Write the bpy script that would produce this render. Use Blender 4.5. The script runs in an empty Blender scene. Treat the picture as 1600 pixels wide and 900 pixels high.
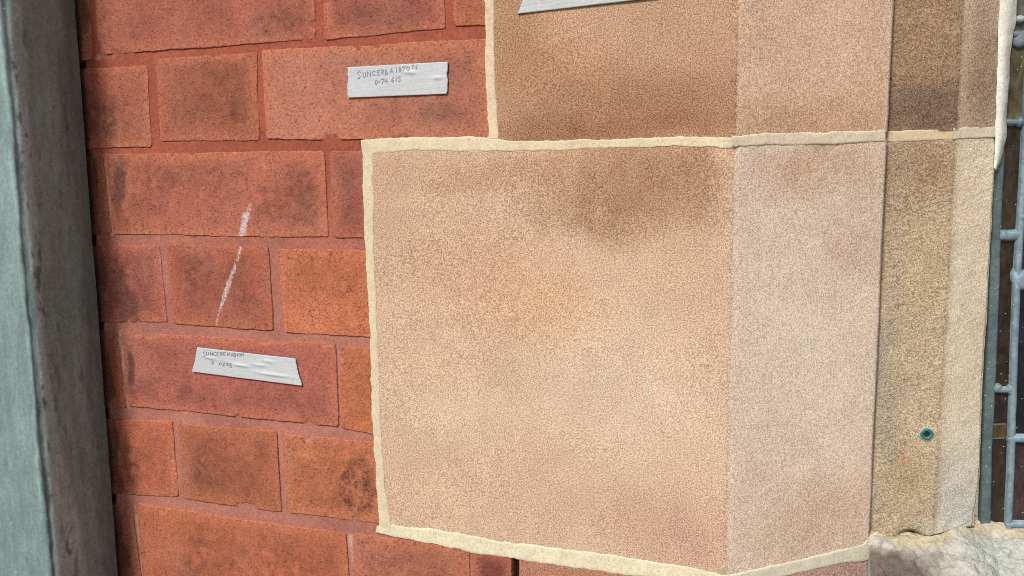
import bpy, math
import numpy as np
from mathutils import Matrix
sc = bpy.context.scene
rad = math.radians

# ------------------------------------------------------------------ camera
# world: the brick face is the plane y=0, x runs right along the wall, z is up (ground z=0)
CAM = np.array([0.0, -0.55, 1.45])
F = 1155.0                                   # focal length in pixels of a 1600 px wide picture
MR = np.array([[0.951259691963745, 0.308190382189096, -0.01112145544341334],
               [0.024312457329842815, -0.11089577611160727, -0.9935346150281775],
               [-0.3074311351565184, 0.9448390419361085, -0.11298354734044831]])
cd = bpy.data.cameras.new('camera'); cam = bpy.data.objects.new('camera', cd)
sc.collection.objects.link(cam)
cd.sensor_width = 36.0; cd.lens = 36.0 * F / 1600.0
cd.clip_start = 0.01; cd.clip_end = 2000.0
m = Matrix.Identity(4)
for r in range(3):
    m[r][0] = MR[0][r]; m[r][1] = -MR[1][r]; m[r][2] = -MR[2][r]; m[r][3] = CAM[r]
cam.matrix_world = m
sc.camera = cam

# ------------------------------------------------------------------ light
SUN_EL, SUN_AZ = rad(44), rad(-19)            # azimuth measured from the wall's outward normal (-y) towards +x
w = bpy.data.worlds.new('World'); sc.world = w; w.use_nodes = True
wn = w.node_tree.nodes; wl = w.node_tree.links; bg = wn['Background']
sky = wn.new('ShaderNodeTexSky'); sky.sky_type = 'NISHITA'; sky.sun_disc = False
sky.sun_elevation = SUN_EL; sky.sun_rotation = math.pi - SUN_AZ
sky.air_density = 1.0; sky.dust_density = 4.0; sky.ozone_density = 1.0
wl.new(sky.outputs[0], bg.inputs[0]); bg.inputs[1].default_value = 0.05
sd = bpy.data.lights.new('sun', 'SUN'); so = bpy.data.objects.new('sun', sd); sc.collection.objects.link(so)
sd.energy = 2.2; sd.angle = rad(14); sd.color = (1.0, 0.985, 0.945)
sdir = np.array([math.sin(SUN_AZ) * math.cos(SUN_EL), -math.cos(SUN_AZ) * math.cos(SUN_EL), math.sin(SUN_EL)])
from mathutils import Vector
so.rotation_euler = Vector(sdir).to_track_quat('Z', 'Y').to_euler()
so.location = (2, -4, 5)
sc.view_settings.view_transform = 'Standard'; sc.view_settings.look = 'None'
sc.view_settings.exposure = 1.17; sc.view_settings.gamma = 1.0
sc.cycles.max_bounces = 6
sc.cycles.use_denoising = False; sc.cycles.filter_width = 1.0; sc.render.filter_size = 1.0

# ------------------------------------------------------------------ helpers
KL = 1.7                                    # lit value / albedo, used to turn observed colours into base colours
def lin(c):
    c = np.asarray(c, float) / 255.0
    return np.where(c <= 0.04045, c / 12.92, ((c + 0.055) / 1.055) ** 2.4)
def al(r, g, b): return np.clip(lin((r, g, b)) / KL, 0.004, 0.8)

def _hash(ix, iy, iz, seed):
    h = (ix.astype(np.uint32) * np.uint32(374761393) + iy.astype(np.uint32) * np.uint32(668265263)
         + iz.astype(np.uint32) * np.uint32(2147483647) + np.uint32((seed * 974711 + 12345) & 0xffffffff))
    h = (h ^ (h >> np.uint32(13))) * np.uint32(1274126177)
    h = h ^ (h >> np.uint32(16))
    return (h & np.uint32(0xffff)).astype(np.float64) / 65535.0
def vnoise(P, seed=0):
    i = np.floor(P).astype(np.int64); f = P - i; f = f * f * (3 - 2 * f)
    x0, y0, z0 = i[..., 0], i[..., 1], i[..., 2]
    def L(a, b, t): return a + (b - a) * t
    c = [[[_hash(x0 + a, y0 + b, z0 + d, seed) for d in (0, 1)] for b in (0, 1)] for a in (0, 1)]
    return L(L(L(c[0][0][0], c[0][0][1], f[..., 2]), L(c[0][1][0], c[0][1][1], f[..., 2]), f[..., 1]),
             L(L(c[1][0][0], c[1][0][1], f[..., 2]), L(c[1][1][0], c[1][1][1], f[..., 2]), f[..., 1]), f[..., 0])
def fbm(P, size, octv=3, seed=0, rough=0.5):
    """fractal noise about 0 (roughly -1..1); size = largest feature in metres"""
    P = np.asarray(P, float) / size; a, s, t = 1.0, 0.0, 0.0
    for o in range(octv):
        s = s + a * (vnoise(P * 2 ** o + 17.3 * o, seed + o) * 2 - 1); t += a; a *= rough
    return s / t * 1.6
def sstep(a, b, x):
    t = np.clip((x - a) / (b - a), 0, 1); return t * t * (3 - 2 * t)

def ray(px, py): return MR.T @ np.array([(px - 800) / F, (py - 450) / F, 1.0])
def hit(px, py, P, n):
    d = ray(px, py); return CAM + d * (((P - CAM) @ n) / (d @ n))
NY = np.array([0.0, 1.0, 0.0]); O3 = np.zeros(3)
def wall(px, py): p = hit(px, py, O3, NY); return np.array([p[0], p[2]])

def setp(o, label=None, cat=None, group=None, kind=None):
    if label: o['label'] = label
    if cat: o['category'] = cat
    if group: o['group'] = group
    if kind: o['kind'] = kind
def thing(name, label, cat, loc=(0, 0, 0), group=None):
    o = bpy.data.objects.new(name, None); sc.collection.objects.link(o); o.location = loc
    o.empty_display_size = 0.05; setp(o, label, cat, group, 'thing'); return o
def link(name, verts, faces, mat, parent=None, attrs=None, smooth=True):
    """one mesh object; verts in world space, stored relative to its thing"""
    verts = np.asarray(verts, float).reshape(-1, 3)
    off = np.zeros(3); q = parent
    while q is not None: off += np.array(q.location); q = q.parent
    me = bpy.data.meshes.new(name)
    me.from_pydata((verts - off).tolist(), [], [tuple(map(int, f)) for f in faces])
    if smooth: me.polygons.foreach_set('use_smooth', np.ones(len(me.polygons), bool))
    for k, v in (attrs or {}).items():
        v = np.asarray(v, float)
        if v.ndim == 2:
            a = me.attributes.new(k, 'FLOAT_COLOR', 'POINT')
            a.data.foreach_set('color', np.hstack([v, np.ones((len(v), 1))]).astype(np.float32).ravel())
        else:
            a = me.attributes.new(k, 'FLOAT', 'POINT'); a.data.foreach_set('value', v.astype(np.float32))
    me.materials.append(mat); me.update()
    o = bpy.data.objects.new(name, me); sc.collection.objects.link(o)
    if parent is not None: o.parent = parent
    return o
def gfaces(nr, nc, flip=False, closed=False):
    i = np.arange(nr - 1)[:, None]; j = np.arange(nc if closed else nc - 1)[None, :]
    j2 = (j + 1) % nc
    a, b, c, d = i * nc + j, i * nc + j2, (i + 1) * nc + j2, (i + 1) * nc + j
    q = np.stack([a, b, c, d] if not flip else [d, c, b, a], -1)
    return q.reshape(-1, 4)
def grid(name, P, mat, parent=None, flip=False, attrs=None, closed=False):
    nr, nc = P.shape[:2]
    at = {k: (v.reshape(-1, 3) if v.ndim == 3 else v.reshape(-1)) for k, v in (attrs or {}).items()}
    return link(name, P.reshape(-1, 3), gfaces(nr, nc, flip, closed), mat, parent, at)

# ------------------------------------------------------------------ materials
class NT:
    def __init__(s, name):
        s.m = bpy.data.materials.new(name); s.m.use_nodes = True
        s.n = s.m.node_tree.nodes; s.l = s.m.node_tree.links; s.b = s.n['Principled BSDF']
        s.pos = s.n.new('ShaderNodeNewGeometry').outputs['Position']
    def put(s, sock, v):
        if isinstance(v, bpy.types.NodeSocket): s.l.new(v, sock)
        else: sock.default_value = v
    def attr(s, name, out='Color'):
        a = s.n.new('ShaderNodeAttribute'); a.attribute_name = name; return a.outputs[out]
    def scaled(s, v):
        q = s.n.new('ShaderNodeMapping'); s.l.new(s.pos, q.inputs[0]); q.inputs['Scale'].default_value = v; return q.outputs[0]
    def rot(s, r, v):
        q = s.n.new('ShaderNodeMapping'); q.vector_type = 'POINT'; s.l.new(s.pos, q.inputs[0])
        q.inputs['Rotation'].default_value = r
        q2 = s.n.new('ShaderNodeMapping'); s.l.new(q.outputs[0], q2.inputs[0]); q2.inputs['Scale'].default_value = v
        return q2.outputs[0]
    def noise(s, scale, det=2.0, rough=0.5, dist=0.0, vec=None):
        q = s.n.new('ShaderNodeTexNoise'); s.l.new(vec or s.pos, q.inputs['Vector'])
        q.inputs['Scale'].default_value = scale; q.inputs['Detail'].default_value = det
        q.inputs['Roughness'].default_value = rough; q.inputs['Distortion'].default_value = dist
        return q.outputs[0]
    def vor(s, scale, feat='F1', rnd=1.0, vec=None):
        q = s.n.new('ShaderNodeTexVoronoi'); q.feature = feat; s.l.new(vec or s.pos, q.inputs['Vector'])
        q.inputs['Scale'].default_value = scale; q.inputs['Randomness'].default_value = rnd
        return q.outputs['Distance']
    def mr(s, v, a, b, c=0.0, d=1.0, smooth=False):
        q = s.n.new('ShaderNodeMapRange'); s.put(q.inputs[0], v)
        if smooth: q.interpolation_type = 'SMOOTHSTEP'
        for i, x in enumerate((a, b, c, d)): q.inputs[i + 1].default_value = x
        return q.outputs[0]
    def math(s, op, a, b=0.0):
        q = s.n.new('ShaderNodeMath'); q.operation = op; s.put(q.inputs[0], a); s.put(q.inputs[1], b); return q.outputs[0]
    def mix(s, f, a, b, mode='MIX'):
        q = s.n.new('ShaderNodeMix'); q.data_type = 'RGBA'; q.blend_type = mode
        s.put(q.inputs[0], f)
        for i, x in ((6, a), (7, b)):
            s.put(q.inputs[i], x if isinstance(x, bpy.types.NodeSocket) else (*x, 1.0))
        return q.outputs[2]
    def gain(s, col, k):
        """multiply a colour by a scalar socket"""
        q = s.n.new('ShaderNodeVectorMath'); q.operation = 'SCALE'; s.put(q.inputs[0], col); s.put(q.inputs['Scale'], k); return q.outputs[0]
    def bump(s, h, strength, dist, prev=None):
        q = s.n.new('ShaderNodeBump'); s.put(q.inputs['Strength'], strength); q.inputs['Distance'].default_value = dist
        s.l.new(h, q.inputs['Height'])
        if prev: s.l.new(prev, q.inputs['Normal'])
        return q.outputs[0]
    def done(s, col, rough=0.85, normal=None, spec=0.3, metal=0.0):
        s.put(s.b.inputs['Base Color'], col if isinstance(col, bpy.types.NodeSocket) else (*col, 1.0))
        s.put(s.b.inputs['Roughness'], rough); s.put(s.b.inputs['Specular IOR Level'], spec); s.put(s.b.inputs['Metallic'], metal)
        if normal: s.l.new(normal, s.b.inputs['Normal'])
        return s.m

def mat_stone():
    t = NT('weathered sandstone'); col = t.attr('Col')
    rough = t.attr('rough', 'Fac')
    n = t.math('ADD', t.math('MULTIPLY', t.noise(1250, 1.0, 0.5), 0.62), t.math('MULTIPLY', t.noise(640, 2.0, 0.6), 0.38)); n2 = t.noise(1700, 1.0, 0.5)
    lum = t.n.new('ShaderNodeRGBToBW'); t.l.new(col, lum.inputs[0])
    g = t.mr(n, 0.40, 0.60, 0.0, 1.0); base = col
    col = t.mix(g, t.mix(1.0, col, (0.52, 0.44, 0.37), 'MULTIPLY'), t.mix(1.0, col, (1.46, 1.52, 1.60), 'MULTIPLY'))
    col = t.mix(t.mr(lum.outputs[0], 0.10, 0.45, 0.0, 0.40), col, base)
    red = t.mr(t.noise(420, 1.0, 0.5), 0.58, 0.70)
    col = t.mix(t.math('MULTIPLY', red, 0.35), col, t.mix(1.0, col, (1.05, 0.78, 0.62), 'MULTIPLY'))
    col = t.mix(t.mr(n2, 0.62, 0.72, 0.0, 0.5), col, t.mix(1.0, col, (1.25, 1.28, 1.32), 'MULTIPLY'))
    tool = t.noise(1.0, 3.0, 0.6, 0.8, t.rot((0, rad(24), 0), (48, 48, 250)))
    h = t.math('ADD', t.math('MULTIPLY', n, 1.0), t.math('MULTIPLY', t.math('MULTIPLY', tool, rough), 3.4))
    nm = t.bump(h, 0.32, 0.0009)
    return t.done(col, 0.92, nm, 0.15)
def mat_brick():
    t = NT('red brick'); col = t.attr('Col'); dk = t.attr('dark', 'Fac'); cr = t.attr('crack', 'Fac'); st = t.attr('streak', 'Fac')
    n = t.noise(420, 3.0, 0.62, 0.4); n1 = t.noise(110, 4.0, 0.68, 0.6); n2 = t.noise(620, 2.0, 0.6)
    col = t.gain(col, t.mr(n, 0.32, 0.68, 0.62, 1.30))
    # dark flashed mottling, stronger where firing, grime and painted pipe shade darken the face
    mot = t.mr(t.math('ADD', t.math('MULTIPLY', n1, 0.45), t.math('MULTIPLY', n, 0.55)), 0.41, 0.58)
    col = t.mix(t.math('MULTIPLY', mot, t.mr(dk, 0, 0.85, 0.20, 0.95)), col, tuple(al(100, 56, 44)))
    pit = t.mr(t.noise(560, 2.0, 0.55, 0.3), 0.35, 0.42, 1.0, 0.0)
    col = t.mix(t.math('MULTIPLY', pit, t.math('MULTIPLY', t.mr(n1, 0.35, 0.65, 0.15, 1.0), 0.75)), col, tuple(al(92, 46, 36)))
    spk = t.mr(t.noise(520, 1.0, 0.5), 0.70, 0.76)
    col = t.mix(t.math('MULTIPLY', spk, 0.5), col, tuple(al(225, 165, 130)))
    # crazing
    ev = t.n.new('ShaderNodeVectorMath'); ev.operation = 'ADD'
    nz = t.n.new('ShaderNodeTexNoise'); t.l.new(t.pos, nz.inputs['Vector']); nz.inputs['Scale'].default_value = 160
    sc_ = t.n.new('ShaderNodeVectorMath'); sc_.operation = 'SCALE'; sc_.inputs['Scale'].default_value = 0.006
    t.l.new(nz.outputs[1], sc_.inputs[0]); t.l.new(t.pos, ev.inputs[0]); t.l.new(sc_.outputs[0], ev.inputs[1])
    e = t.vor(165, 'DISTANCE_TO_EDGE', 1.0, ev.outputs[0])
    line = t.math('MULTIPLY', t.mr(e, 0.0, 0.055, 1.0, 0.0), t.math('MULTIPLY', cr, t.mr(t.noise(60, 3), 0.40, 0.62)))
    col = t.mix(t.math('MULTIPLY', line, 0.6), col, tuple(al(112, 56, 40)))
    # dry brush mark
    s2 = t.mr(t.math('ADD', st, t.math('MULTIPLY', t.math('SUBTRACT', t.noise(520, 2, 0.6), 0.5), 1.9)), 0.40, 1.15)
    s2 = t.math('MULTIPLY', s2, t.mr(st, 0.02, 0.2))
    col = t.mix(s2, col, tuple(al(222, 212, 212)))
    h = t.math('ADD', t.math('ADD', n, t.math('MULTIPLY', n1, 0.8)), t.math('MULTIPLY', pit, -0.5))
    h = t.math('ADD', h, t.math('MULTIPLY', line, -0.8))
    h = t.math('ADD', h, t.math('MULTIPLY', n2, 0.3))
    nm = t.bump(h, 0.55, 0.0011)
    return t.done(col, 0.82, nm, 0.25)
def mat_mortar(name, fine=600, contrast=(0.86, 1.12), bump=0.3, speck=0.25, speck_col=(0.2, 0.16, 0.11)):
    t = NT(name); col = t.attr('Col')
    n = t.noise(fine, 3.0, 0.6); n1 = t.noise(70, 4.0, 0.6)
    col = t.gain(col, t.mr(n, 0.3, 0.7, *contrast)); col = t.gain(col, t.mr(n1, 0.3, 0.7, 0.9, 1.08))
    pit = t.mr(t.noise(720, 1.0, 0.5), 0.30, 0.35, 1.0, 0.0)
    col = t.mix(t.math('MULTIPLY', pit, speck), col, speck_col)
    nm = t.bump(t.math('ADD', n, t.math('MULTIPLY', n1, 0.7)), bump, 0.001)
    return t.done(col, 0.93, nm, 0.12)
def mat_pipe():
    t = NT('weathered painted metal'); col = t.attr('Col')
    n = t.noise(1.0, 4.0, 0.6, 0.4, t.scaled((170, 170, 30))); n1 = t.noise(1.0, 3.0, 0.6, 0.2, t.scaled((60, 60, 22)))
    col = t.gain(col, t.mr(n, 0.3, 0.7, 0.86, 1.14)); col = t.gain(col, t.mr(n1, 0.3, 0.7, 0.88, 1.12))
    iso = t.noise(330, 4.0, 0.65); col = t.gain(col, t.mr(iso, 0.3, 0.7, 0.80, 1.18))
    ad = t.mr(t.vor(110, 'F1'), 0.045, 0.07, 1.0, 0.0)
    keep = t.mr(t.noise(160, 1), 0.5, 0.6)
    col = t.mix(t.math('MULTIPLY', t.math('MULTIPLY', ad, keep), 0.75), col, (0.5, 0.52, 0.5))
    nm = t.bump(t.math('ADD', n, n1), 0.25, 0.0008)
    return t.done(col, t.mr(n1, 0.3, 0.7, 0.42, 0.6), nm, 0.4)
def mat_lead():
    t = NT('weathered lead'); col = t.attr('Col')
    n = t.noise(230, 4.0, 0.65, 0.5); n1 = t.noise(1.0, 3.0, 0.6, 0.3, t.scaled((240, 240, 50)))
    col = t.gain(col, t.mr(n, 0.3, 0.7, 0.75, 1.25)); col = t.gain(col, t.mr(n1, 0.3, 0.7, 0.85, 1.15))
    dots = t.math('MULTIPLY', t.mr(t.vor(260, 'F1'), 0.10, 0.15, 1.0, 0.0), t.mr(t.noise(330, 1), 0.50, 0.56))
    col = t.mix(dots, col, tuple(al(205, 208, 200)))
    nm = t.bump(n, 0.35, 0.0008)
    return t.done(col, 0.5, nm, 0.45)
def mat_glass():
    t = NT('dusty stained glass'); col = t.attr('Col')
    n = t.noise(1.0, 4.0, 0.6, 0.6, t.scaled((220, 220, 90)))
    col = t.gain(col, t.mr(n, 0.25, 0.75, 0.35, 1.75))
    dots = t.math('MULTIPLY', t.mr(t.vor(270, 'F1'), 0.09, 0.14, 1.0, 0.0), t.mr(t.noise(300, 1), 0.54, 0.58))
    col = t.mix(dots, col, tuple(al(200, 190, 165)))
    smear = t.mr(t.noise(180, 3, 0.7), 0.62, 0.75)
    col = t.mix(t.math('MULTIPLY', smear, 0.25), col, tuple(al(120, 95, 60)))
    nm = t.bump(t.noise(60, 2), 0.3, 0.002)
    return t.done(col, t.mr(n, 0.3, 0.7, 0.18, 0.4), nm, 0.35)
def mat_sill():
    t = NT('rough spalled limestone'); col = t.attr('Col')
    n = t.noise(240, 5.0, 0.68, 0.7); n1 = t.noise(1.0, 4.0, 0.65, 0.8, t.rot((0, rad(-28), 0), (90, 120, 260)))
    col = t.gain(col, t.mr(n, 0.3, 0.7, 0.76, 1.2)); col = t.gain(col, t.mr(n1, 0.3, 0.7, 0.80, 1.15))
    nm = t.bump(t.math('ADD', n, n1), 0.8, 0.003)
    return t.done(col, 0.95, nm, 0.1)
def mat_tape():
    t = NT('masking tape paper'); col = t.attr('Col')
    n = t.noise(420, 3.0, 0.6); cr = t.noise(1.0, 3.0, 0.55, 0.8, t.scaled((60, 60, 420)))
    col = t.gain(col, t.mr(n, 0.3, 0.7, 0.93, 1.06))
    col = t.mix(t.mr(t.noise(500, 2, 0.6), 0.60, 0.70, 0.0, 0.30), col, tuple(al(170, 172, 178)))
    nm = t.bump(t.math('ADD', cr, t.math('MULTIPLY', n, 0.4)), 0.35, 0.0009)
    return t.done(col, 0.6, nm, 0.3)
def mat_plain(name, c, rough=0.6, spec=0.3, bump=0.15):
    t = NT(name); n = t.noise(500, 3, 0.6)
    col = t.gain(t.mix(0.0, tuple(c), tuple(c)), t.mr(n, 0.3, 0.7, 0.8, 1.2))
    return t.done(col, rough, t.bump(n, bump, 0.0008), spec)

M_STONE, M_BRICK, M_PIPE, M_LEAD, M_GLASS, M_SILL, M_TAPE = mat_stone(), mat_brick(), mat_pipe(), mat_lead(), mat_glass(), mat_sill(), mat_tape()
M_RED = mat_mortar('red tinted mortar', 480, (0.78, 1.18), 0.5, 0.55, tuple(al(100, 50, 42)))
M_PALE = mat_mortar('pale lime mortar', 560, (0.86, 1.10), 0.22, 0.55, tuple(al(170, 150, 115)))
M_INK = mat_plain('faded blue ink', al(140, 142, 168), 0.6)
M_PLUG = mat_plain('teal plastic', al(40, 120, 115), 0.4, 0.5)
M_HOLE_SHADE = mat_plain('painted hole shade', (0.012, 0.012, 0.012), 0.9)
M_GROUND = mat_plain('paving stone', (0.22, 0.21, 0.19), 0.9, 0.2)

# ------------------------------------------------------------------ ground
g = link('ground', [(-60, -60, 0), (60, -60, 0), (60, 60, 0), (-60, 60, 0)], [(0, 1, 2, 3)], M_GROUND, smooth=False)
setp(g, 'pale stone pavement at the foot of the wall', kind='structure')

# ------------------------------------------------------------------ blobs: stain tones and a painted shade strip, given as (px, py, rx, ry, colour, strength) on a plane
def blob_field(C, X, Z, blobs, proj, warp):
    """C colours (...,3); X,Z plane coordinates; warp offsets make every blob ragged"""
    for (px, py, rx, ry, c, s) in blobs:
        x0, z0 = proj(px, py); k = 0.00049
        d = np.sqrt(((X + warp[0] - x0) / (rx * k)) ** 2 + ((Z + warp[1] - z0) / (ry * k)) ** 2)
        d = d + 0.35 * warp[0] / 0.012 + 0.18 * warp[2]
        a = np.clip(s * (1 - sstep(0.15, 1.45, d)) * (1 + 0.5 * warp[2]), 0, 1)[..., None]
        C = C * (1 - a) + al(*c) * a
    return C

# ------------------------------------------------------------------ red brick wall
bw = thing('brick_wall', 'red brick wall with worn faces and flush reddish mortar left of the sandstone', 'wall', (-0.45, 0, 0))

def brick(corners, base, dark, seed, crack=0.0, streak=None, stains_shade=(), res=0.0016, out=0.0, label=None):
    TL, TR, BR, BL = [wall(*c) for c in corners]
    W = (np.linalg.norm(TR - TL) + np.linalg.norm(BR - BL)) / 2; H = (np.linalg.norm(TL - BL) + np.linalg.norm(TR - BR)) / 2
    nu, nv = max(8, int(W / res)), max(8, int(H / res))
    # parameter spacing with a dense rim
    def axis(n, L):
        u = np.linspace(0, 1, n)
        rim = np.array([0, 0.0006, 0.0012, 0.0018, 0.0026]) / L
        u = u[(u > 0.0032 / L) & (u < 1 - 0.0032 / L)]
        return np.concatenate([rim, u, 1 - rim[::-1]])
    u = axis(nu, W); v = axis(nv, H); U, V = np.meshgrid(u, v)
    XZ = ((1 - U) * (1 - V))[..., None] * BL + (U * (1 - V))[..., None] * BR + (U * V)[..., None] * TR + ((1 - U) * V)[..., None] * TL
    X, Z = XZ[..., 0], XZ[..., 1]
    P3 = np.stack([X, np.full_like(X, seed * 0.37), Z], -1)
    wx = fbm(P3, 0.009, 4, seed, 0.75) * 0.0007; wz = fbm(P3, 0.009, 4, seed + 50, 0.75) * 0.0007
    wx += fbm(P3, 0.05, 1, seed + 7) * 0.0006; wz += fbm(P3, 0.05, 1, seed + 8) * 0.0006
    # rounded-rectangle distance to the rim
    rc = 0.0032
    qx = np.abs(U - 0.5) * W - (W / 2 - rc); qz = np.abs(V - 0.5) * H - (H / 2 - rc)
    dist = -(np.hypot(np.maximum(qx, 0), np.maximum(qz, 0)) + np.minimum(np.maximum(qx, qz), 0) - rc)
    edge = 1 - sstep(0.0, 0.008, dist)
    X = X + wx * edge; Z = Z + wz * edge
    r = 0.0011 + 0.0003 * fbm(P3, 0.03, 2, seed + 3)
    dd = np.clip(dist, 0, r)
    y = r - np.sqrt(np.maximum(r * r - (r - dd) ** 2, 0))
    y = y * 0.9 + fbm(P3, 0.03, 4, seed + 11, 0.6) * 0.00028 + fbm(P3, 0.09, 2, seed + 12) * 0.0001 + 0.0003 - out
    chip = np.clip(fbm(P3, 0.012, 3, seed + 21) - 0.45, 0, 1) * edge * 0.004
    y = y + chip
    y = np.where(dist <= 0.0001, 0.012, y)
    rimmask = (U == 0) | (U == 1) | (V == 0) | (V == 1)
    y = np.where(rimmask, 0.014, y)
    P = np.stack([X, y, Z], -1)
    # colour
    big = fbm(P3, 0.07, 3, seed + 31)[..., None]; mid = fbm(P3, 0.022, 3, seed + 33)[..., None]
    C = al(*base) * np.ones(P.shape)
    C = C * (1 + 0.16 * big + 0.12 * mid)
    rimc = (1 - sstep(0.001, 0.013, dist + 0.005 * mid[..., 0] + 0.004 * big[..., 0]))[..., None]
    C = C * (1 - 0.6 * rimc) + al(212, 126, 92) * 0.6 * rimc
    blm = (0.22 * np.clip(fbm(P3, 0.04, 4, seed + 61, .6), 0, 1))[..., None]; C = C * (1 - blm) + al(200, 150, 134) * blm
    C = C * 0.95 * (1 + 0.07 * math.sin(seed * 1.7)) * np.array([1, 1 + 0.03 * math.sin(seed), 1 + 0.05 * math.sin(seed * 2.3)])
    dk = np.clip(dark * (0.65 + 1.1 * fbm(P3, 0.045, 4, seed + 41, 0.6)) * sstep(0.0, 0.022, dist), 0, 1)
    for (px, py, rx, ry, s) in stains_shade:  # grime and dark mottles, plus shade painted in strips along the pipe
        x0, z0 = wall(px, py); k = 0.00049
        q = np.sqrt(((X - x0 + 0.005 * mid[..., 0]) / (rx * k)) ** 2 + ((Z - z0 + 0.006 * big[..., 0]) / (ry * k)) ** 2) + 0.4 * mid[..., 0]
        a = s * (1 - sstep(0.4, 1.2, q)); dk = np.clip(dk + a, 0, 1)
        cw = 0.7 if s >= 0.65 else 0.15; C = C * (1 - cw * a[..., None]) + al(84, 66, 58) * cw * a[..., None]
    at = {'Col': np.clip(C, 0.004, 0.8), 'dark': dk, 'crack': np.full(X.shape, crack)}
    stv = np.zeros_like(X)
    if streak:
        for (ax, ay, bx, by, wa, wb, s) in streak:
            a = wall(ax, ay); b = wall(bx, by); ab = b - a; L2 = ab @ ab
            tt = np.clip(((X - a[0]) * ab[0] + (Z - a[1]) * ab[1]) / L2, 0, 1)
            q = np.hypot(X - a[0] - tt * ab[0], Z - a[1] - tt * ab[1]) / ((wa + (wb - wa) * tt) * 0.00049)
            stv = np.maximum(stv, s * (1 - sstep(0.3, 1.1, q)))
    at['streak'] = stv
    o = grid('brick', P, M_BRICK, bw, attrs=at)
    if label: o['label'] = label
    return o

SK1 = [(391, 318, 386, 338, 5, 10, .62), (384, 336, 378, 366, 11, 11, .9)]
SK2 = [(376, 384, 372, 400, 6, 6, .75), (373, 400, 358, 440, 5, 8, .7), (358, 440, 345, 480, 9, 6, .8), (345, 478, 336, 511, 3.5, 2.5, .75)]
R0c, R1c, R2c, R3c = (182, 102, 76), (190, 108, 80), (180, 102, 82), (196, 110, 76)
BR = [  # corners TL, TR, BR, BL in photo pixels, colour, darkness, extras
    (((20, -70), (138, -66), (144, 94), (20, 104)), R3c, .5, dict(stains_shade=[(126, 40, 14, 120, .7)])),
    (((143, -68), (490, -84), (492, 61), (153, 87)), (192, 110, 86), .5, dict(stains_shade=[(430, 30, 60, 40, .35)])),
    (((500, -86), (692, -95), (696, 46), (506, 63)), R2c, .55, dict(stains_shade=[(600, 25, 80, 30, .4)])),
    (((703, -96), (762, -98), (762, 41), (708, 43)), R1c, .4, {}),
    (((20, 112), (231, 101), (237, 230), (20, 236)), R2c, .35, dict(stains_shade=[(134, 170, 18, 110, .8), (168, 180, 22, 80, .4)])),
    (((241, 92), (402, 79), (405, 219), (250, 223)), R1c, .5, dict(stains_shade=[(330, 110, 60, 20, .3)])),
    (((408, 78), (764, 59), (770, 222), (415, 218)), (200, 126, 100), .3, dict(stains_shade=[(680, 185, 40, 20, .3)])),
    (((20, 241), (159, 237), (174, 366), (20, 372)), R2c, .2, dict(stains_shade=[(143, 300, 12, 110, .8)])),
    (((167, 239), (507, 235), (515, 372), (176, 368)), (190, 110, 90), .5, dict(streak=SK1, stains_shade=[(185, 300, 18, 70, .8), (470, 320, 50, 60, .3)], label='red brick with the thick upper end of a white brush mark')),
    (((512, 235), (574, 235), (580, 373), (519, 372)), R2c, .6, {}),
    (((20, 385), (249, 381), (262, 504), (20, 506)), (178, 100, 82), .55, dict(stains_shade=[(158, 450, 16, 100, .9), (190, 440, 26, 80, .8), (225, 440, 30, 60, .3)])),
    (((259, 381), (421, 385), (427, 519), (269, 508)), (190, 108, 84), .6, dict(streak=SK2, label='red brick crossed by the long thin part of a white brush mark')),
    (((433, 387), (578, 391), (586, 528), (443, 521)), (216, 128, 90), .15, dict(crack=1.0, label='bright orange brick crazed with fine cracks')),
    (((20, 517), (182, 517), (197, 638), (20, 645)), R2c, .2, dict(stains_shade=[(165, 580, 12, 110, .8)])),
    (((190, 517), (524, 537), (529, 668), (200, 636)), (184, 106, 88), .45, dict(stains_shade=[(205, 585, 12, 60, .95), (330, 620, 90, 30, .35)])),
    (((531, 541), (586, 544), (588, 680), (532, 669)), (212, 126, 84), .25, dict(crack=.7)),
    (((20, 648), (269, 658), (279, 777), (20, 769)), (192, 108, 80), .45, dict(stains_shade=[(180, 720, 12, 100, .8), (204, 715, 22, 70, .75)])),
    (((278, 661), (432, 674), (441, 801), (286, 781)), (192, 112, 82), .5, {}),
    (((438, 677), (590, 693), (599, 819), (450, 802)), (204, 122, 82), .65, dict(crack=.45, stains_shade=[(560, 760, 40, 50, .5)])),
    (((20, 784), (206, 788), (230, 985), (20, 985)), R2c, .2, dict(stains_shade=[(188, 850, 12, 120, .8)])),
    (((213, 786), (542, 833), (550, 985), (228, 985)), (198, 112, 82), .38, {}),
    (((549, 832), (733, 855), (736, 985), (556, 985)), (204, 124, 98), .3, dict(crack=.5)),
    (((736, 855), (800, 864), (800, 985), (740, 985)), (160, 86, 76), .6, dict(stains_shade=[(765, 885, 25, 20, .5)])),
]
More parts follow.
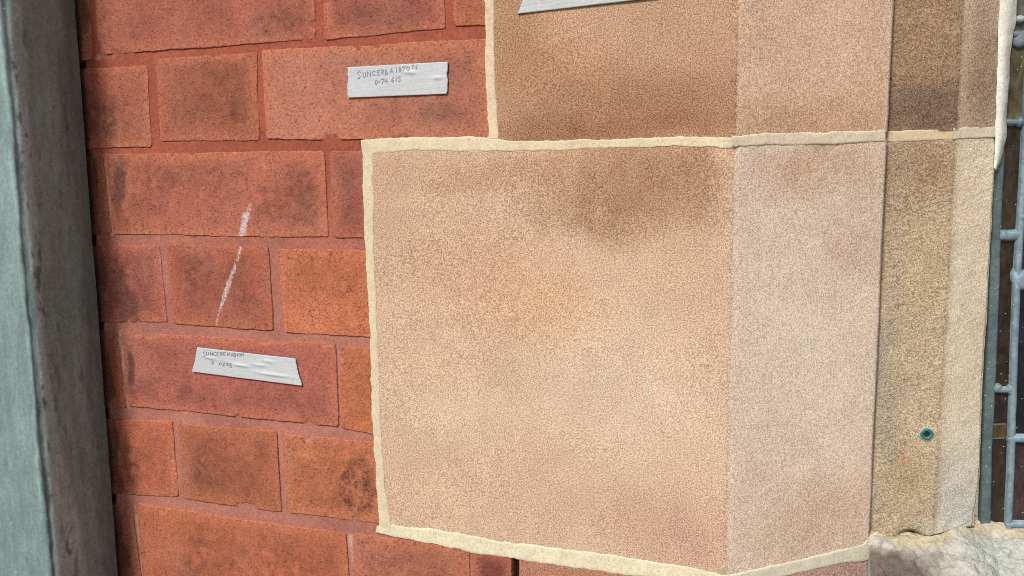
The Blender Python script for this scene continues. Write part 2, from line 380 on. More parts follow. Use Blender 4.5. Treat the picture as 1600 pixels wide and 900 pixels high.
# courses that carry on beyond the frame
for k, (xa, xb) in enumerate(((-300, -100), (-92, 132), (139, 300), (308, 560), (568, 760))):
    f = lambda x: -88 - (x - 140) * 0.068
    BR.append((((xa - 6, f(xa) - 150), (xb - 6, f(xb) - 150), (xb, f(xb)), (xa, f(xa))), (R0c, R1c, R2c)[k % 3], .4, dict(res=0.003)))
for k, (xa, xb) in enumerate(((-300, 60), (68, 250), (258, 420), (428, 620), (628, 806))):
    f = lambda x: 996 + (x - 200) * 0.02
    BR.append((((xa, f(xa)), (xb, f(xb)), (xb + 6, f(xb) + 150), (xa + 6, f(xa) + 150)), (R1c, R2c, R0c)[k % 3], .4, dict(res=0.003)))
for k, (y0, y1, y2, y3, xj) in enumerate(((-66, 108, -50, 104, -90), (118, 240, 114, 238, -40), (248, 374, 243, 372, -90), (389, 508, 386, 506, -40), (520, 650, 518, 646, -90), (655, 772, 650, 770, -40), (790, 985, 786, 985, -90))):
    BR.append((((xj - 190, y0), (12, y2), (12, y3), (xj - 190, y1)), (R0c, R1c, R2c)[k % 3], .4, dict(res=0.003)))
for i, (cs, base, dk, kw) in enumerate(BR):
    brick(cs, base, dk, 100 + i * 13, out=0.00015 * math.sin(i * 2.3), **kw)

# mortar bed behind and between the bricks
x0, x1 = wall(-300, 450)[0], wall(830, 450)[0]
z0, z1 = wall(300, 1130)[1], wall(300, -240)[1]
X, Z = np.meshgrid(np.arange(x0, x1, 0.0022), np.arange(z0, z1, 0.0022))
P3 = np.stack([X, 0 * X, Z], -1)
Y = 0.0012 + 0.0002 * fbm(P3, 0.02, 3, 900) + 0.0002 * fbm(P3, 0.08, 2, 905)
xl = wall(150, 450)[0] + 0.003 * fbm(P3, 0.03, 2, 911)
Y = Y + 0.009 * (1 - sstep(-0.004, 0.004, X - xl)) * sstep(-0.04, -0.03, X - wall(60, 450)[0])               # joints left open behind the pipe
ga, gb = wall(795, 880), wall(817, 880)
Y = np.where((X > ga[0]) & (X < gb[0]) & (Z < wall(806, 868)[1]), 0.013, Y)   # raked-out joint beside the lower sandstone
t = sstep(wall(400, 480)[1], wall(400, 250)[1], Z + 0.02 * fbm(P3, 0.06, 2, 921))[..., None]
C = al(182, 120, 105) * (1 - t) + al(170, 93, 72) * t
C = C * (1 + 0.12 * fbm(P3, 0.05, 3, 931)[..., None])
gm = ((X > ga[0] - .002) & (X < gb[0] + .002) & (Z < wall(806, 866)[1]))[..., None]
C = np.where(gm, al(112, 104, 98), C)
for ax, ay, bx, by in ((163, 242, 174, 366), (186, 520, 199, 634), (210, 792, 222, 900), (546, 838, 552, 900), (150, 90, 175, 89)):   # lime bloom left in the open perpends
    a = wall(ax, ay); b = wall(bx, by); ab = b - a; tt = np.clip(((X - a[0]) * ab[0] + (Z - a[1]) * ab[1]) / (ab @ ab), 0, 1)
    q = np.hypot(X - a[0] - tt * ab[0], Z - a[1] - tt * ab[1])
    k = ((1 - sstep(0.001, 0.0028, q)) * np.clip(0.6 + 0.9 * fbm(P3, 0.015, 3, 941), 0, 1))[..., None] * 0.8
    C = C * (1 - k) + al(216, 170, 150) * k
grid('mortar_bed', np.stack([X, Y, Z], -1), M_RED, bw, attrs={'Col': C})

# ------------------------------------------------------------------ sandstone window surround
A2 = np.array([hit(1143, 450, O3, NY)[0], 0.0])                 # arris between the wall face and the splay
SA = rad(32); SD = np.array([math.cos(SA), math.sin(SA)]); SN = np.array([-math.sin(SA), math.cos(SA), 0.0])
PA = np.array([A2[0], 0.0, 0.0])
E3 = hit(1376, 450, PA, SN); E2 = E3[:2]; SW = np.linalg.norm(E2 - A2)
RB = E2 + np.array([-0.002, 0.005])                             # rebate face sits 5 mm behind the splay's edge
RP = np.array([RB[0], RB[1], 0.0])
RX1 = 0.1392                                                    # rebate face ends, chamfer begins
CA = rad(35); CDv = np.array([math.cos(CA), math.sin(CA)]); CN = np.array([-math.sin(CA), math.cos(CA), 0.0])
CP = np.array([RX1, RB[1], 0.0])
cend = lambda px, py: np.linalg.norm((hit(px, py, CP, CN) - CP)[:2])
def spl(px, py): p = hit(px, py, PA, SN); return np.array([np.dot(p[:2] - A2, SD), p[2]])
def reb(px, py): p = hit(px, py, RP, NY); return np.array([p[0] - RB[0], p[2]])
def cha(px, py): p = hit(px, py, CP, CN); return np.array([np.dot(p[:2] - CP[:2], CDv), p[2]])
RW = RX1 - RB[0]

def pl(points, proj):
    q = np.array([proj(*p) for p in points]); return q[np.argsort(q[:, 0])]
def interp(poly, x): return np.interp(x, poly[:, 0], poly[:, 1])

ss = thing('window_surround', 'buff sandstone window surround with splayed edge and thick pale mortar joints', 'stone surround', (0.0, 0.06, 0))

def edges(name):
    """top and bottom edge of every stone, on the wall face, the splay, the rebate and the chamfer"""
    if name == 'upper':
        return dict(top=[[(740, -300), (1143, -300)], [(1143, -300), (1400, -304)], [(1380, -304), (1500, -304)], [(1480, -304), (1600, -304)]],
                    bot=[[(770, 213), (800, 219), (950, 217), (1143, 214)], [(1143, 214), (1200, 209), (1300, 206), (1382, 202)],
                         [(1375, 205), (1490, 200)], [(1480, 200), (1570, 198)]],
                    left=[(770, -300), (772, 0), (773, 117), (776, 150), (778, 214), (778, 230)],
                    right=[(1576, -300), (1566, 0), (1561, 83), (1558, 200)])
    if name == 'middle':
        return dict(top=[[(575, 238), (780, 236), (950, 232), (1143, 231)], [(1143, 231), (1200, 228), (1382, 222)],
                         [(1375, 223), (1487, 219)], [(1480, 219), (1560, 216)]],
                    bot=[[(600, 815), (640, 823), (677, 826), (753, 839), (800, 848), (933, 863), (1083, 887), (1140, 898)],
                         [(1140, 898), (1200, 885), (1317, 857), (1347, 850), (1370, 838)],
                         [(1360, 843), (1400, 846), (1470, 838), (1490, 835)], [(1470, 836), (1500, 829), (1530, 824)]],
                    left=[(582, 230), (583, 300), (587, 400), (593, 600), (597, 700), (603, 790), (612, 830)],
                    right=[(1557, 210), (1553, 285), (1547, 400), (1541, 517), (1537, 600), (1532, 700), (1530, 750), (1527, 780), (1523, 800), (1522, 830)])
    return dict(top=[[(812, 872), (900, 888), (1000, 898), (1140, 917)], [(1140, 917), (1233, 899), (1317, 880), (1372, 870)], None, None],
                bot=[[(812, 1180), (1140, 1240)], [(1140, 1240), (1372, 1160)], None, None],
                left=[(815, 860), (817, 1180)], right=None)

BL_U = [(950, 175, 190, 55, (156, 110, 76), .75), (1080, 150, 80, 60, (156, 114, 82), .6), (1010, 35, 230, 65, (192, 152, 114), .65),
        (850, 110, 90, 40, (172, 116, 76), .4), (800, 60, 60, 80, (160, 112, 72), .5), (900, 200, 200, 25, (148, 98, 66), .7)]
BS_U = [(1280, 190, 150, 40, (182, 138, 108), .6), (1290, 60, 110, 80, (208, 170, 148), .5), (1170, 110, 40, 40, (218, 182, 160), .4)]
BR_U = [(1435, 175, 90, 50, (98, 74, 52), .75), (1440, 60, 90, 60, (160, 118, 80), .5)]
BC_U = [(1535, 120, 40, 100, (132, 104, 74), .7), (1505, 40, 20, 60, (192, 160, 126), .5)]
BL_V = [(880, 262, 330, 40, (168, 122, 84), .65), (930, 325, 130, 50, (160, 116, 78), .6), (1050, 300, 110, 70, (158, 116, 80), .6),
        (650, 330, 150, 130, (188, 148, 112), .45), (800, 445, 110, 75, (210, 160, 116), .42), (870, 495, 80, 50, (204, 158, 108), .45),
        (720, 420, 130, 70, (198, 154, 116), .4), (720, 640, 170, 70, (220, 190, 150), .4),
        (1000, 620, 190, 120, (218, 190, 156), .5), (830, 800, 280, 50, (204, 166, 130), .5), (1080, 830, 150, 60, (194, 150, 120), .55),
        (1120, 480, 40, 160, (196, 160, 126), .4), (1060, 400, 60, 70, (194, 156, 118), .4)]
BS_V = [(1270, 260, 140, 60, (188, 146, 118), .6), (1335, 385, 50, 50, (194, 154, 134), .5), (1180, 300, 40, 60, (210, 178, 164), .4),
        (1290, 560, 120, 150, (218, 198, 176), .5), (1280, 820, 150, 80, (192, 156, 130), .6), (1180, 770, 60, 60, (204, 170, 150), .4)]
BR_V = [(1430, 250, 90, 80, (142, 100, 66), .75), (1430, 390, 80, 110, (156, 118, 82), .6), (1388, 560, 14, 300, (150, 122, 96), .6), (1440, 450, 60, 130, (176, 140, 98), .4), (1400, 640, 30, 120, (150, 124, 92), .5),  # tall narrow strip by the arris paints the splay step's shade
        (1425, 760, 50, 60, (148, 118, 74), .6), (1440, 790, 40, 25, (172, 140, 98), .4), (1410, 720, 12, 10, (180, 110, 70), .6),
        (1470, 835, 50, 28, (176, 156, 118), .6)]
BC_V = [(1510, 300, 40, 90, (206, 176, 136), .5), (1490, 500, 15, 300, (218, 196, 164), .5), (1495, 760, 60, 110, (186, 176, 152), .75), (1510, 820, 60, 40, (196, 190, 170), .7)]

FACE = {'m': (1.075, 1.165, 1.40), 's': (1.29, 1.385, 1.46), 'b': (1.2, 1.5, 1.9), 'r': (1.20, 1.56, 2.10), 'c': (1.44, 1.62, 1.95), 'w': (1, 1, 1)}   # per-face colour gain: tint tuning, with the light balance painted in
def stone(name, base, blobs, seed, res=0.002):
    e = edges(name); proj = [wall, spl, reb, cha]
    full = e['top'][2] is not None
    leftp = np.array([wall(*p) for p in e['left']]); leftp = leftp[np.argsort(leftp[:, 1])]
    segs = []
    nv = int((0.33 if name == 'middle' else 0.26) / res)
    rim = np.array([0, 0.0006, 0.0013, 0.0022])
    def vaxis(L):
        v = np.linspace(0, 1, nv); v = v[(v > 0.003 / L) & (v < 1 - 0.003 / L)]
        return np.concatenate([rim / L, v, 1 - rim[::-1] / L])
    v = vaxis(0.33 if name == 'middle' else 0.15)
    cols_P, cols_C, cols_r, cols_n, cols_d = [], [], [], [], []
    wm = np.linalg.norm(A2 - np.array([leftp[:, 0].mean(), 0]))
    seglist = [('m', wm), ('s', SW)] + ([('b', 0.006), ('r', RW), ('c', 0.036), ('w', 0.02)] if full else [('b', 0.03)])
    if full:
        rightp = np.array([cha(*p) for p in e['right']]); rightp = rightp[np.argsort(rightp[:, 1])]
    for si, (k, L) in enumerate(seglist):
        n = max(3, int(L / res)); u = np.linspace(0, 1, n)
        if k == 'm': u = np.concatenate([rim[:4] / L, u[u > 0.003 / L]])
        if k == 'c': u = np.concatenate([u[u < 1 - 0.003 / L], 1 - rim[::-1] / L])
        if si > 0: u = u[1:] if k not in 'b' else np.array([0.15, 0.6, 1.0])
        if k == 'w': u = np.array([0.05, 0.3, 1.0])
        for a in u:
            pj = {'m': 0, 's': 1, 'b': 1, 'r': 2, 'c': 3, 'w': 3}[k]
            topp = pl(e['top'][pj], proj[pj]); botp = pl(e['bot'][pj], proj[pj])
            if k == 'm': xn = leftp[:, 0].mean() + a * (A2[0] - leftp[:, 0].mean())
            elif k == 's': xn = a * SW
            elif k == 'b': xn = SW
            elif k == 'r': xn = a * RW
            else: xn = a * 0.034 if k == 'c' else 0.034
            zt, zb = interp(topp, xn), interp(botp, xn)
            if name != 'upper': zt = zt + 0.002
            if name == 'upper' or (name == 'middle' and k in 'ms'): zb = zb - 0.002
            z = zb + v * (zt - zb)
            if k == 'm':
                lx = np.interp(z, leftp[:, 1], leftp[:, 0]) - 0.002; x = lx + a * (A2[0] - lx); y = 0 * z; dl = x - lx; nn = (0, 1)
                pc = (x, z)
            elif k == 's':
                x = A2[0] + SD[0] * xn + 0 * z; y = A2[1] + SD[1] * xn + 0 * z; dl = 0 * z + 9; nn = (-SD[1], SD[0]); pc = (xn + 0 * z, z)
            elif k == 'b':
                q = E2 + a * (RB - E2) if full else E2 + a * np.array([0.0, 0.06]); x = q[0] + 0 * z; y = q[1] + 0 * z; dl = 0 * z + 9; nn = (-0.8, 0.6); pc = (SW + 0 * z, z)
            elif k == 'r':
                x = RB[0] + xn + 0 * z; y = RB[1] + 0 * z; dl = 0 * z + 9; nn = (0, 1); pc = (xn + 0 * z, z)
            elif k == 'c':
                wd = np.interp(z, rightp[:, 1], rightp[:, 0]); s_ = a * wd
                x = RX1 + CDv[0] * s_; y = RB[1] + CDv[1] * s_; dl = wd - s_; nn = (-CDv[1], CDv[0]); pc = (s_, z)
            else:
                wd = np.interp(z, rightp[:, 1], rightp[:, 0])
                x = RX1 + CDv[0] * wd + a * 0.001; y = RB[1] + CDv[1] * wd + a * 0.02; dl = 0 * z + 9; nn = (-1, 0); pc = (wd, z)
            cols_P.append(np.stack([x, y, z], -1)); cols_n.append(np.array([[nn[0], nn[1], 0.0]]) * np.ones((len(z), 1)))
            L_ = zt - zb
            foot = full and name == 'middle' and k in 'rcwb'
            de = v * L_ if foot else 0 * v + 9
            cols_d.append(np.minimum(de, dl) if k == 'c' else de)
            cols_r.append(np.full(len(z), {'m': 0.0, 's': 0.15, 'b': 0.4, 'r': 1.0, 'c': 0.45, 'w': 0.4}[k]))
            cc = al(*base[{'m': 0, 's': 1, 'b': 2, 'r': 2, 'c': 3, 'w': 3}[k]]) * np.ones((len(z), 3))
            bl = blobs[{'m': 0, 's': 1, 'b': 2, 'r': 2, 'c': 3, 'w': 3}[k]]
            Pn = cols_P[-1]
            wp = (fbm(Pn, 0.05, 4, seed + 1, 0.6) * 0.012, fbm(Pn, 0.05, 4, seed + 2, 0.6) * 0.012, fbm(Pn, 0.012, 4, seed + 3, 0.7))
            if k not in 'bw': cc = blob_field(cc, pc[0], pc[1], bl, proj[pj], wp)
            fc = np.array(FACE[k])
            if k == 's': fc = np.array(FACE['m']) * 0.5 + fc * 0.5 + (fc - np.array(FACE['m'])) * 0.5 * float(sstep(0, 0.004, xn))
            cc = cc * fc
            if k == 's':   # worn paler arris
                ed = 0.85 * float(sstep(SW - 0.0034, SW - 0.0010, xn)); cc = cc * (1 - ed) + al(226, 204, 188) * ed
            if k == 'c':   # limewash trace along the window edge, weathered colour carried round the jamb arris
                er = 0.6 * float(1 - sstep(0.0, 0.009, a * 0.034)); cc = cc * (1 - er) + al(190, 160, 122) * np.array([1.25, 1.35, 1.5]) * er
                ed = (1 - sstep(0.0006, 0.0028, dl))[:, None] * 0.8; cc = cc * (1 - ed) + al(226, 222, 200) * ed
            cols_C.append(cc)
    P = np.stack(cols_P, 1); C = np.stack(cols_C, 1); R = np.stack(cols_r, 1); N = np.stack(cols_n, 1); Dd = np.stack(cols_d, 1)
    r = 0.0020
    dd = np.clip(Dd + 0.0004 * fbm(P, 0.006, 2, seed + 4), 0, r)
    inn = (r - np.sqrt(np.maximum(r * r - (r - dd) ** 2, 0))) * 0.9
    inn = inn + np.where(Dd <= 1e-6, 0.004, 0)
    rel = fbm(P, 0.035, 4, seed + 5, 0.6) * (0.00018 + 0.0011 * R) + fbm(P, 0.12, 2, seed + 6) * 0.0002
    if full and name == 'middle':   # spalled foot of the jamb
        foot = np.where(R > 0.42, 0.6, 0) * (1 - sstep(1.190, 1.215, P[..., 2] + 0.006 * fbm(P, 0.02, 3, seed + 9)))
        rel = rel + foot * (0.002 + 0.0022 * fbm(P, 0.012, 4, seed + 8, 0.65))
        hx, hz = reb(1425, 842); hole = np.exp(-(((P[..., 0] - RB[0] - hx) / 0.007) ** 2 + ((P[..., 2] - hz) / 0.005) ** 2) * 1.2)
        rel = rel + 0.012 * hole * (np.abs(P[..., 1] - RB[1]) < 0.004)
        C = C * (1 - 0.7 * hole[..., None] * (R > .9)[..., None])  # shade inside the hole painted in by darkening the stone colour
    da = np.hypot(P[..., 0] - A2[0], P[..., 1] - A2[1]); ak = 1 - sstep(0, 0.0045, da)
    inn = inn + ak * (0.0003 + 0.0009 * np.clip(fbm(P, 0.016, 4, seed + 14, 0.65) - 0.1, 0, 1))
    wob = fbm(P, 0.014, 3, seed + 7, 0.6) * 0.0008 * (1 - sstep(0, 0.006, Dd))
    P = P + N * (inn + rel)[..., None]; P[..., 2] += wob; P[..., 0] += wob * (Dd < 0.006) * 0.6
    big = fbm(P, 0.06, 4, seed + 12, 0.6)[..., None]; fine = fbm(P, 0.012, 3, seed + 13, 0.6)[..., None]
    C = C * (1 + 0.055 * big + 0.05 * fine)
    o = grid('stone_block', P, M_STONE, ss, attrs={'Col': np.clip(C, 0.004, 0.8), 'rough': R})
    return o
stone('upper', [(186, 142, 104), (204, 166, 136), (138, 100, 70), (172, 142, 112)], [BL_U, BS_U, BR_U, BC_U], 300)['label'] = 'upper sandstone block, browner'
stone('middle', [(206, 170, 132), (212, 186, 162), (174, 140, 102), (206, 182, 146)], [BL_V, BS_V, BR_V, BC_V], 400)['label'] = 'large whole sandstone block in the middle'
stone('lower', [(176, 122, 90), (176, 140, 122), (150, 120, 100), (150, 120, 100)], [[], [], [], []], 500)['label'] = 'lower sandstone block cut by the picture edge'

# pale mortar joints: ribbons laid over planes
def ribbon(name, side_a, side_b, proj, to3, n2, mat, parent, col, seed, proud=0.0005, wob=0.0011, na=16, sink=0.0003, step=0.0015, alt=None):
    """side_a / side_b: pixel polylines along the joint; proj -> plane coords; to3 -> 3-D point; n2 = inward normal"""
    a = np.array([proj(*p) for p in side_a]); b = np.array([proj(*p) for p in side_b])
    def rs(q, n):
        d = np.concatenate([[0], np.cumsum(np.linalg.norm(np.diff(q, axis=0), axis=1))])
        t = np.linspace(0, d[-1], n); return np.stack([np.interp(t, d, q[:, 0]), np.interp(t, d, q[:, 1])], -1), d[-1]
    L = np.linalg.norm(np.diff(a, axis=0), axis=1).sum(); n = max(12, int(L / step))
    a, _ = rs(a, n); b, _ = rs(b, n)
    t = np.concatenate([[0, 0.03, 0.07], np.linspace(0.12, 0.88, na), [0.93, 0.97, 1.0]])
    Q = a[:, None, :] * (1 - t)[None, :, None] + b[:, None, :] * t[None, :, None]
    P3 = np.stack([Q[..., 0], np.full(Q.shape[:2], seed * 0.11), Q[..., 1]], -1)
    dirv = (b - a); dirv = dirv / np.linalg.norm(dirv, axis=1)[:, None]
    w = (fbm(P3, 0.010, 5, seed, 0.75) * wob + fbm(P3, 0.05, 1, seed + 1) * wob * 0.6) * np.abs(2 * t - 1)[None, :]
    Q = Q + dirv[:, None, :] * w[..., None]
    h = proud * (1 - np.abs(2 * t - 1) ** 9)[None, :] + 0.0002 * fbm(P3, 0.01, 4, seed + 2, 0.6) + 0.0002 * fbm(P3, 0.04, 2, seed + 3)
    h = h - sink * (np.abs(2 * t - 1) ** 14)[None, :]
    P = to3(Q) - n2 * h[..., None]
    C = al(*col) * np.ones(P.shape) * (1 + 0.05 * fbm(P3, 0.03, 3, seed + 4))[..., None]
    if alt:
        k = sstep(0.2, 0.9, fbm(P3, 0.05, 4, seed + 5, 0.6))[..., None] * 0.6; C = C * (1 - k) + al(*alt) * k
    dirt = (np.clip(fbm(P3, 0.012, 3, seed + 6) - 0.1, 0, 1) * (1 - sstep(0.0, 0.12, 1 - np.abs(2 * t - 1)))[None, :])[..., None] * 0.35
    C = C * (1 - dirt) + al(140, 118, 96) * dirt
    e1 = np.cross((P[-1, 0] - P[0, 0]), (P[0, -1] - P[0, 0]))
    return grid(name, P, mat, parent, flip=bool(e1 @ n2 > 0), attrs={'Col': np.clip(C, 0.004, 0.8)})
w3 = lambda Q: np.stack([Q[..., 0], 0 * Q[..., 0], Q[..., 1]], -1)
s3 = lambda Q: np.stack([A2[0] + SD[0] * Q[..., 0], A2[1] + SD[1] * Q[..., 0], Q[..., 1]], -1)
r3 = lambda Q: np.stack([RB[0] + Q[..., 0], RB[1] + 0 * Q[..., 0], Q[..., 1]], -1)
c3 = lambda Q: np.stack([RX1 + CDv[0] * Q[..., 0], RB[1] + CDv[1] * Q[..., 0], Q[..., 1]], -1)
MB = (232, 214, 182); MB2 = (236, 225, 194)
ribbon('mortar_joint', [(751, -300), (755, 0), (756, 40), (758, 70), (759, 150), (762, 216)], [(769, -300), (771, 0), (772, 60), (773, 117), (776, 160), (778, 217)], wall, w3, NY, M_PALE, ss, (230, 211, 178), 601)
ribbon('mortar_joint', [(564, 217), (620, 215), (762, 213), (800, 219), (950, 217), (1143.5, 214)], [(566, 240), (620, 237), (780, 236), (800, 236), (950, 232), (1143.5, 231)], wall, w3, NY, M_PALE, ss, MB, 611, proud=0.0005)
ribbon('mortar_joint', [(1143, 214), (1200, 209), (1300, 206), (1383, 202)], [(1143, 231), (1200, 228), (1300, 225), (1383, 221)], spl, s3, SN, M_PALE, ss, (244, 226, 198), 621, proud=0.0005)
ribbon('mortar_joint', [(1366, 206), (1430, 203), (1490, 200)], [(1366, 223), (1430, 221), (1490, 218)], reb, r3, NY, M_PALE, ss, (214, 194, 158), 631, wob=0.0008)
ribbon('mortar_joint', [(1489, 200), (1530, 198), (1557, 197)], [(1488, 219), (1530, 217), (1555, 216)], cha, c3, CN, M_PALE, ss, (242, 226, 198), 641, wob=0.0008)
ribbon('mortar_joint', [(564, 220), (565, 260), (566, 300), (571, 387), (576, 460), (579, 530), (580, 600), (583, 683), (589, 767), (593, 832)],
       [(581, 226), (582, 260), (583, 300), (587, 400), (590, 480), (592, 560), (593, 600), (597, 700), (603, 770), (613, 829)], wall, w3, NY, M_PALE, ss, (230, 213, 182), 651, wob=0.0013)
ribbon('mortar_joint', [(589, 822), (610, 820), (640, 823), (677, 826), (753, 839), (800, 848), (933, 863), (1083, 887), (1141, 899)],
       [(588, 832), (610, 838), (633, 842), (700, 856), (730, 862), (800, 872), (900, 887), (987, 899), (1141, 918)], wall, w3, NY, M_PALE, ss, MB2, 661, wob=0.0013, proud=0.0006)
ribbon('mortar_joint', [(1140, 899), (1200, 885), (1317, 857), (1347, 850), (1360, 838), (1370, 830)], [(1140, 918), (1233, 899), (1317, 880), (1350, 877), (1365, 874), (1376, 872)], spl, s3, SN, M_PALE, ss, (240, 232, 206), 671, wob=0.0011, proud=0.0006)

# ------------------------------------------------------------------ leaded window
YW = RB[1] + CDv[1] * cha(1545, 450)[0] + 0.012
WP = np.array([0.0, YW, 0.0])
def win(px, py): p = hit(px, py, WP, NY); return np.array([p[0], p[2]])
lw = thing('leaded_window', 'leaded stained glass window edge with grey lead strips and dark dusty panes', 'window', (win(1590, 800)[0], YW, win(1590, 822)[1]))

def came(path, hw, col, seed, rise=0.0035, flat=0.5, lite=None, n=11, taper=None):
    """a lead strip: path of pixel points, half width in metres, domed section"""
    q = np.array([win(*p) for p in path])
    d = np.concatenate([[0], np.cumsum(np.linalg.norm(np.diff(q, axis=0), axis=1))]); N = max(8, int(d[-1] / 0.0018))
    t = np.linspace(0, d[-1], N); C0 = np.stack([np.interp(t, d, q[:, 0]), np.interp(t, d, q[:, 1])], -1)
    tg = np.gradient(C0, axis=0); tg /= np.linalg.norm(tg, axis=1)[:, None]; nr = np.stack([tg[:, 1], -tg[:, 0]], -1)
    if nr[0, 0] < 0 or (abs(nr[0, 0]) < .1 and nr[0, 1] > 0): nr = -nr
    s = np.linspace(-1, 1, n)
    hwv = hw * (1 + 0.06 * fbm(np.stack([C0[:, 0], 0 * t, C0[:, 1]], -1), 0.03, 3, seed))
    Q = C0[:, None] + nr[:, None] * (s[None, :, None] * hwv[:, None, None])
    h = rise * (1 - np.abs(s) ** (2 / (1 - flat * 0.7))) ** 0.5 if flat < 1 else rise * np.ones(n)
    P3 = np.stack([Q[..., 0], np.full(Q.shape[:2], seed), Q[..., 1]], -1)
    hh = h[None, :] * (1 + 0.10 * fbm(P3, 0.02, 3, seed + 1)) + 0.0003 * fbm(P3, 0.008, 3, seed + 2)
    hh[:, 0] = -0.002; hh[:, -1] = -0.002
    P = np.stack([Q[..., 0], YW - hh, Q[..., 1]], -1)
    C = al(*col) * np.ones(P.shape) * (1 + 0.15 * fbm(P3, 0.03, 3, seed + 3))[..., None]
    dk_ = sstep(win(1560, 330)[1], win(1560, 120)[1], P3[..., 2])[..., None] * 0.45
    C = C * (1 - dk_) + al(64, 78, 88) * dk_
    if lite:
        for (side, a, c) in lite:
            k = sstep(a, 1.0, side * s)[None, :, None] * (0.6 + 0.4 * fbm(P3, 0.01, 2, seed + 4))[..., None]; k = np.clip(k, 0, 1); C = C * (1 - k) + al(*c) * k
    e1 = np.cross(P[-1, 0] - P[0, 0], P[0, -1] - P[0, 0])
    return grid('lead_strip', P, M_LEAD, lw, flip=bool(e1[1] > 0), attrs={'Col': np.clip(C, .004, .8)})
def joint(px, py, rx, ry, col, seed, rise=0.0055):
    """a solder blob over a crossing"""
    rx *= 0.8; ry *= 0.85; c = win(px, py); rr = np.linspace(0, 1, 9)[:, None]; th = np.linspace(0, 2 * math.pi, 24, endpoint=False)[None, :]
    k = 0.00058
    w_ = 1 + 0.06 * np.sin(2 * th + seed)
    X = c[0] + rr * w_ * np.cos(th) * rx * k; Z = c[1] + rr * w_ * np.sin(th) * ry * k
    Y = YW - rise * np.sqrt(np.maximum(1 - rr ** 2.4, 0)) + 0 * th + np.where(rr > 0.99, 0.002, 0)
    P = np.stack([X, Y, Z], -1); P[..., 1] += 0.0004 * fbm(P, 0.006, 3, seed)
    C = al(*col) * np.ones(P.shape) * (1 + 0.2 * fbm(P, 0.01, 3, seed))[..., None]
    return grid('solder_joint', P, M_LEAD, lw, flip=False, attrs={'Col': np.clip(C, .004, .8)}, closed=True)
A_R = [(1590, -300), (1578, 0), (1574, 150), (1569, 260), (1567, 300), (1562, 450), (1556, 600), (1551, 700), (1550, 750), (1548, 824)]
B_L = [(1626, -300), (1606, 0), (1602, 60), (1597, 150), (1589, 300), (1580, 450), (1575, 600), (1571, 740), (1567, 824)]
hwA = (win(1562, 450)[0] - win(1542, 450)[0]) / 2
hwB = (win(1594, 450)[0] - win(1580, 450)[0]) / 2
mid = lambda q, dx: [(x + dx, y) for x, y in q]
came(mid(A_R, -10), hwA, (88, 106, 108), 701, 0.0032, 0.9, [(1, 0.86, (196, 180, 160))])
came(mid(B_L, 7), hwB, (124, 146, 156), 711, 0.0042, 0.25, [(-1, 0.75, (190, 196, 196))])
# a wider far strip out of frame closes the lights on the right
came([(1704, -300), (1672, 300), (1655, 824)], hwB, (124, 146, 156), 721, 0.004, 0.3)
bars = [(1560, 1600, 54, .0034), (1565, 1600, 191, .0026), (1560, 1590, 367, .0046), (1553, 1578, 608, .0026)]
for i, (xa, xb, y, hw) in enumerate(bars):
    came([(xa, y), ((xa + xb) / 2, y + 0.6), (xb, y)], hw, (118, 140, 150), 731 + i * 5, 0.0042, 0.4, [(-1, 0.55, (214, 224, 222))])
for i, (xa, xb, y, hw) in enumerate([(1590, 2400, 340, .004), (1585, 1690, 437, .0085), (1580, 2400, 684, .0036), (1570, 2400, 818, .0032)]):
    came([(xa, y), ((xa + xb) / 2, y + 1), (xb, y)], hw, (128, 152, 168), 761 + i * 5, 0.0042, 0.4, [(-1, 0.7, (198, 206, 208))])
for i, (x, y, rx, ry, c) in enumerate([(1592, 31, 9, 6, (176, 184, 182)), (1594, 62, 14, 14, (110, 124, 128)), (1593, 191, 8, 10, (84, 104, 120)), (1567, 367, 8, 9, (120, 142, 150)), (1587, 366, 9, 9, (116, 140, 158)),
                                       (1589, 432, 11, 17, (140, 168, 184)), (1578, 608, 8, 9, (120, 148, 170)), (1558, 606, 8, 8, (126, 144, 142)), (1581, 685, 9, 9, (118, 146, 160)), (1597, 340, 9, 9, (110, 134, 150))]):
    joint(x, y, rx, ry, c, 790 + i, 0.0045 if x != 1592 else 0.0046)
def pane(cs, col, seed, label=None):
    q = np.array([win(*c) for c in cs])                          # TL TR BR BL
    u, v = np.meshgrid(np.linspace(0, 1, 12), np.linspace(0, 1, 24))
    Q = ((1 - u) * (1 - v))[..., None] * q[3] + (u * (1 - v))[..., None] * q[2] + (u * v)[..., None] * q[1] + ((1 - u) * v)[..., None] * q[0]
    P = np.stack([Q[..., 0], np.full(u.shape, YW), Q[..., 1]], -1); tilt = math.sin(seed) * 0.0006
    P[..., 1] += tilt * (u - .5) + 0.0002 * fbm(P, 0.03, 2, seed)
    C = al(*col) * np.ones(P.shape) * (1 + 0.5 * fbm(P, 0.03, 3, seed + 1))[..., None]
    o = grid('pane', P, M_GLASS, lw, attrs={'Col': np.clip(C, .003, .8)})
    if label: o['label'] = label
    return o
AM = (46, 36, 26)
pane([(1582, -300), (1624, -300), (1604, 52), (1568, 52)], (84, 82, 74), 801)
pane([(1568, 56), (1604, 56), (1598, 190), (1562, 190)], (82, 76, 50), 802)
pane([(1562, 192), (1598, 192), (1588, 366), (1555, 366)], (48, 38, 30), 803)
pane([(1556, 368), (1590, 368), (1578, 607), (1545, 607)], AM, 804)
pane([(1548, 609), (1580, 609), (1576, 662), (1545, 662)], (44, 35, 32), 805)
pane([(1545, 663), (1576, 663), (1575, 684), (1544, 684)], (82, 62, 40), 806, 'amber glass fragment in the narrow strip')
pane([(1544, 685), (1575, 685), (1570, 826), (1540, 826)], (44, 37, 30), 807)
pane([(1620, -300), (1706, -300), (1680, 190), (1598, 190)], (60, 80, 100), 811)
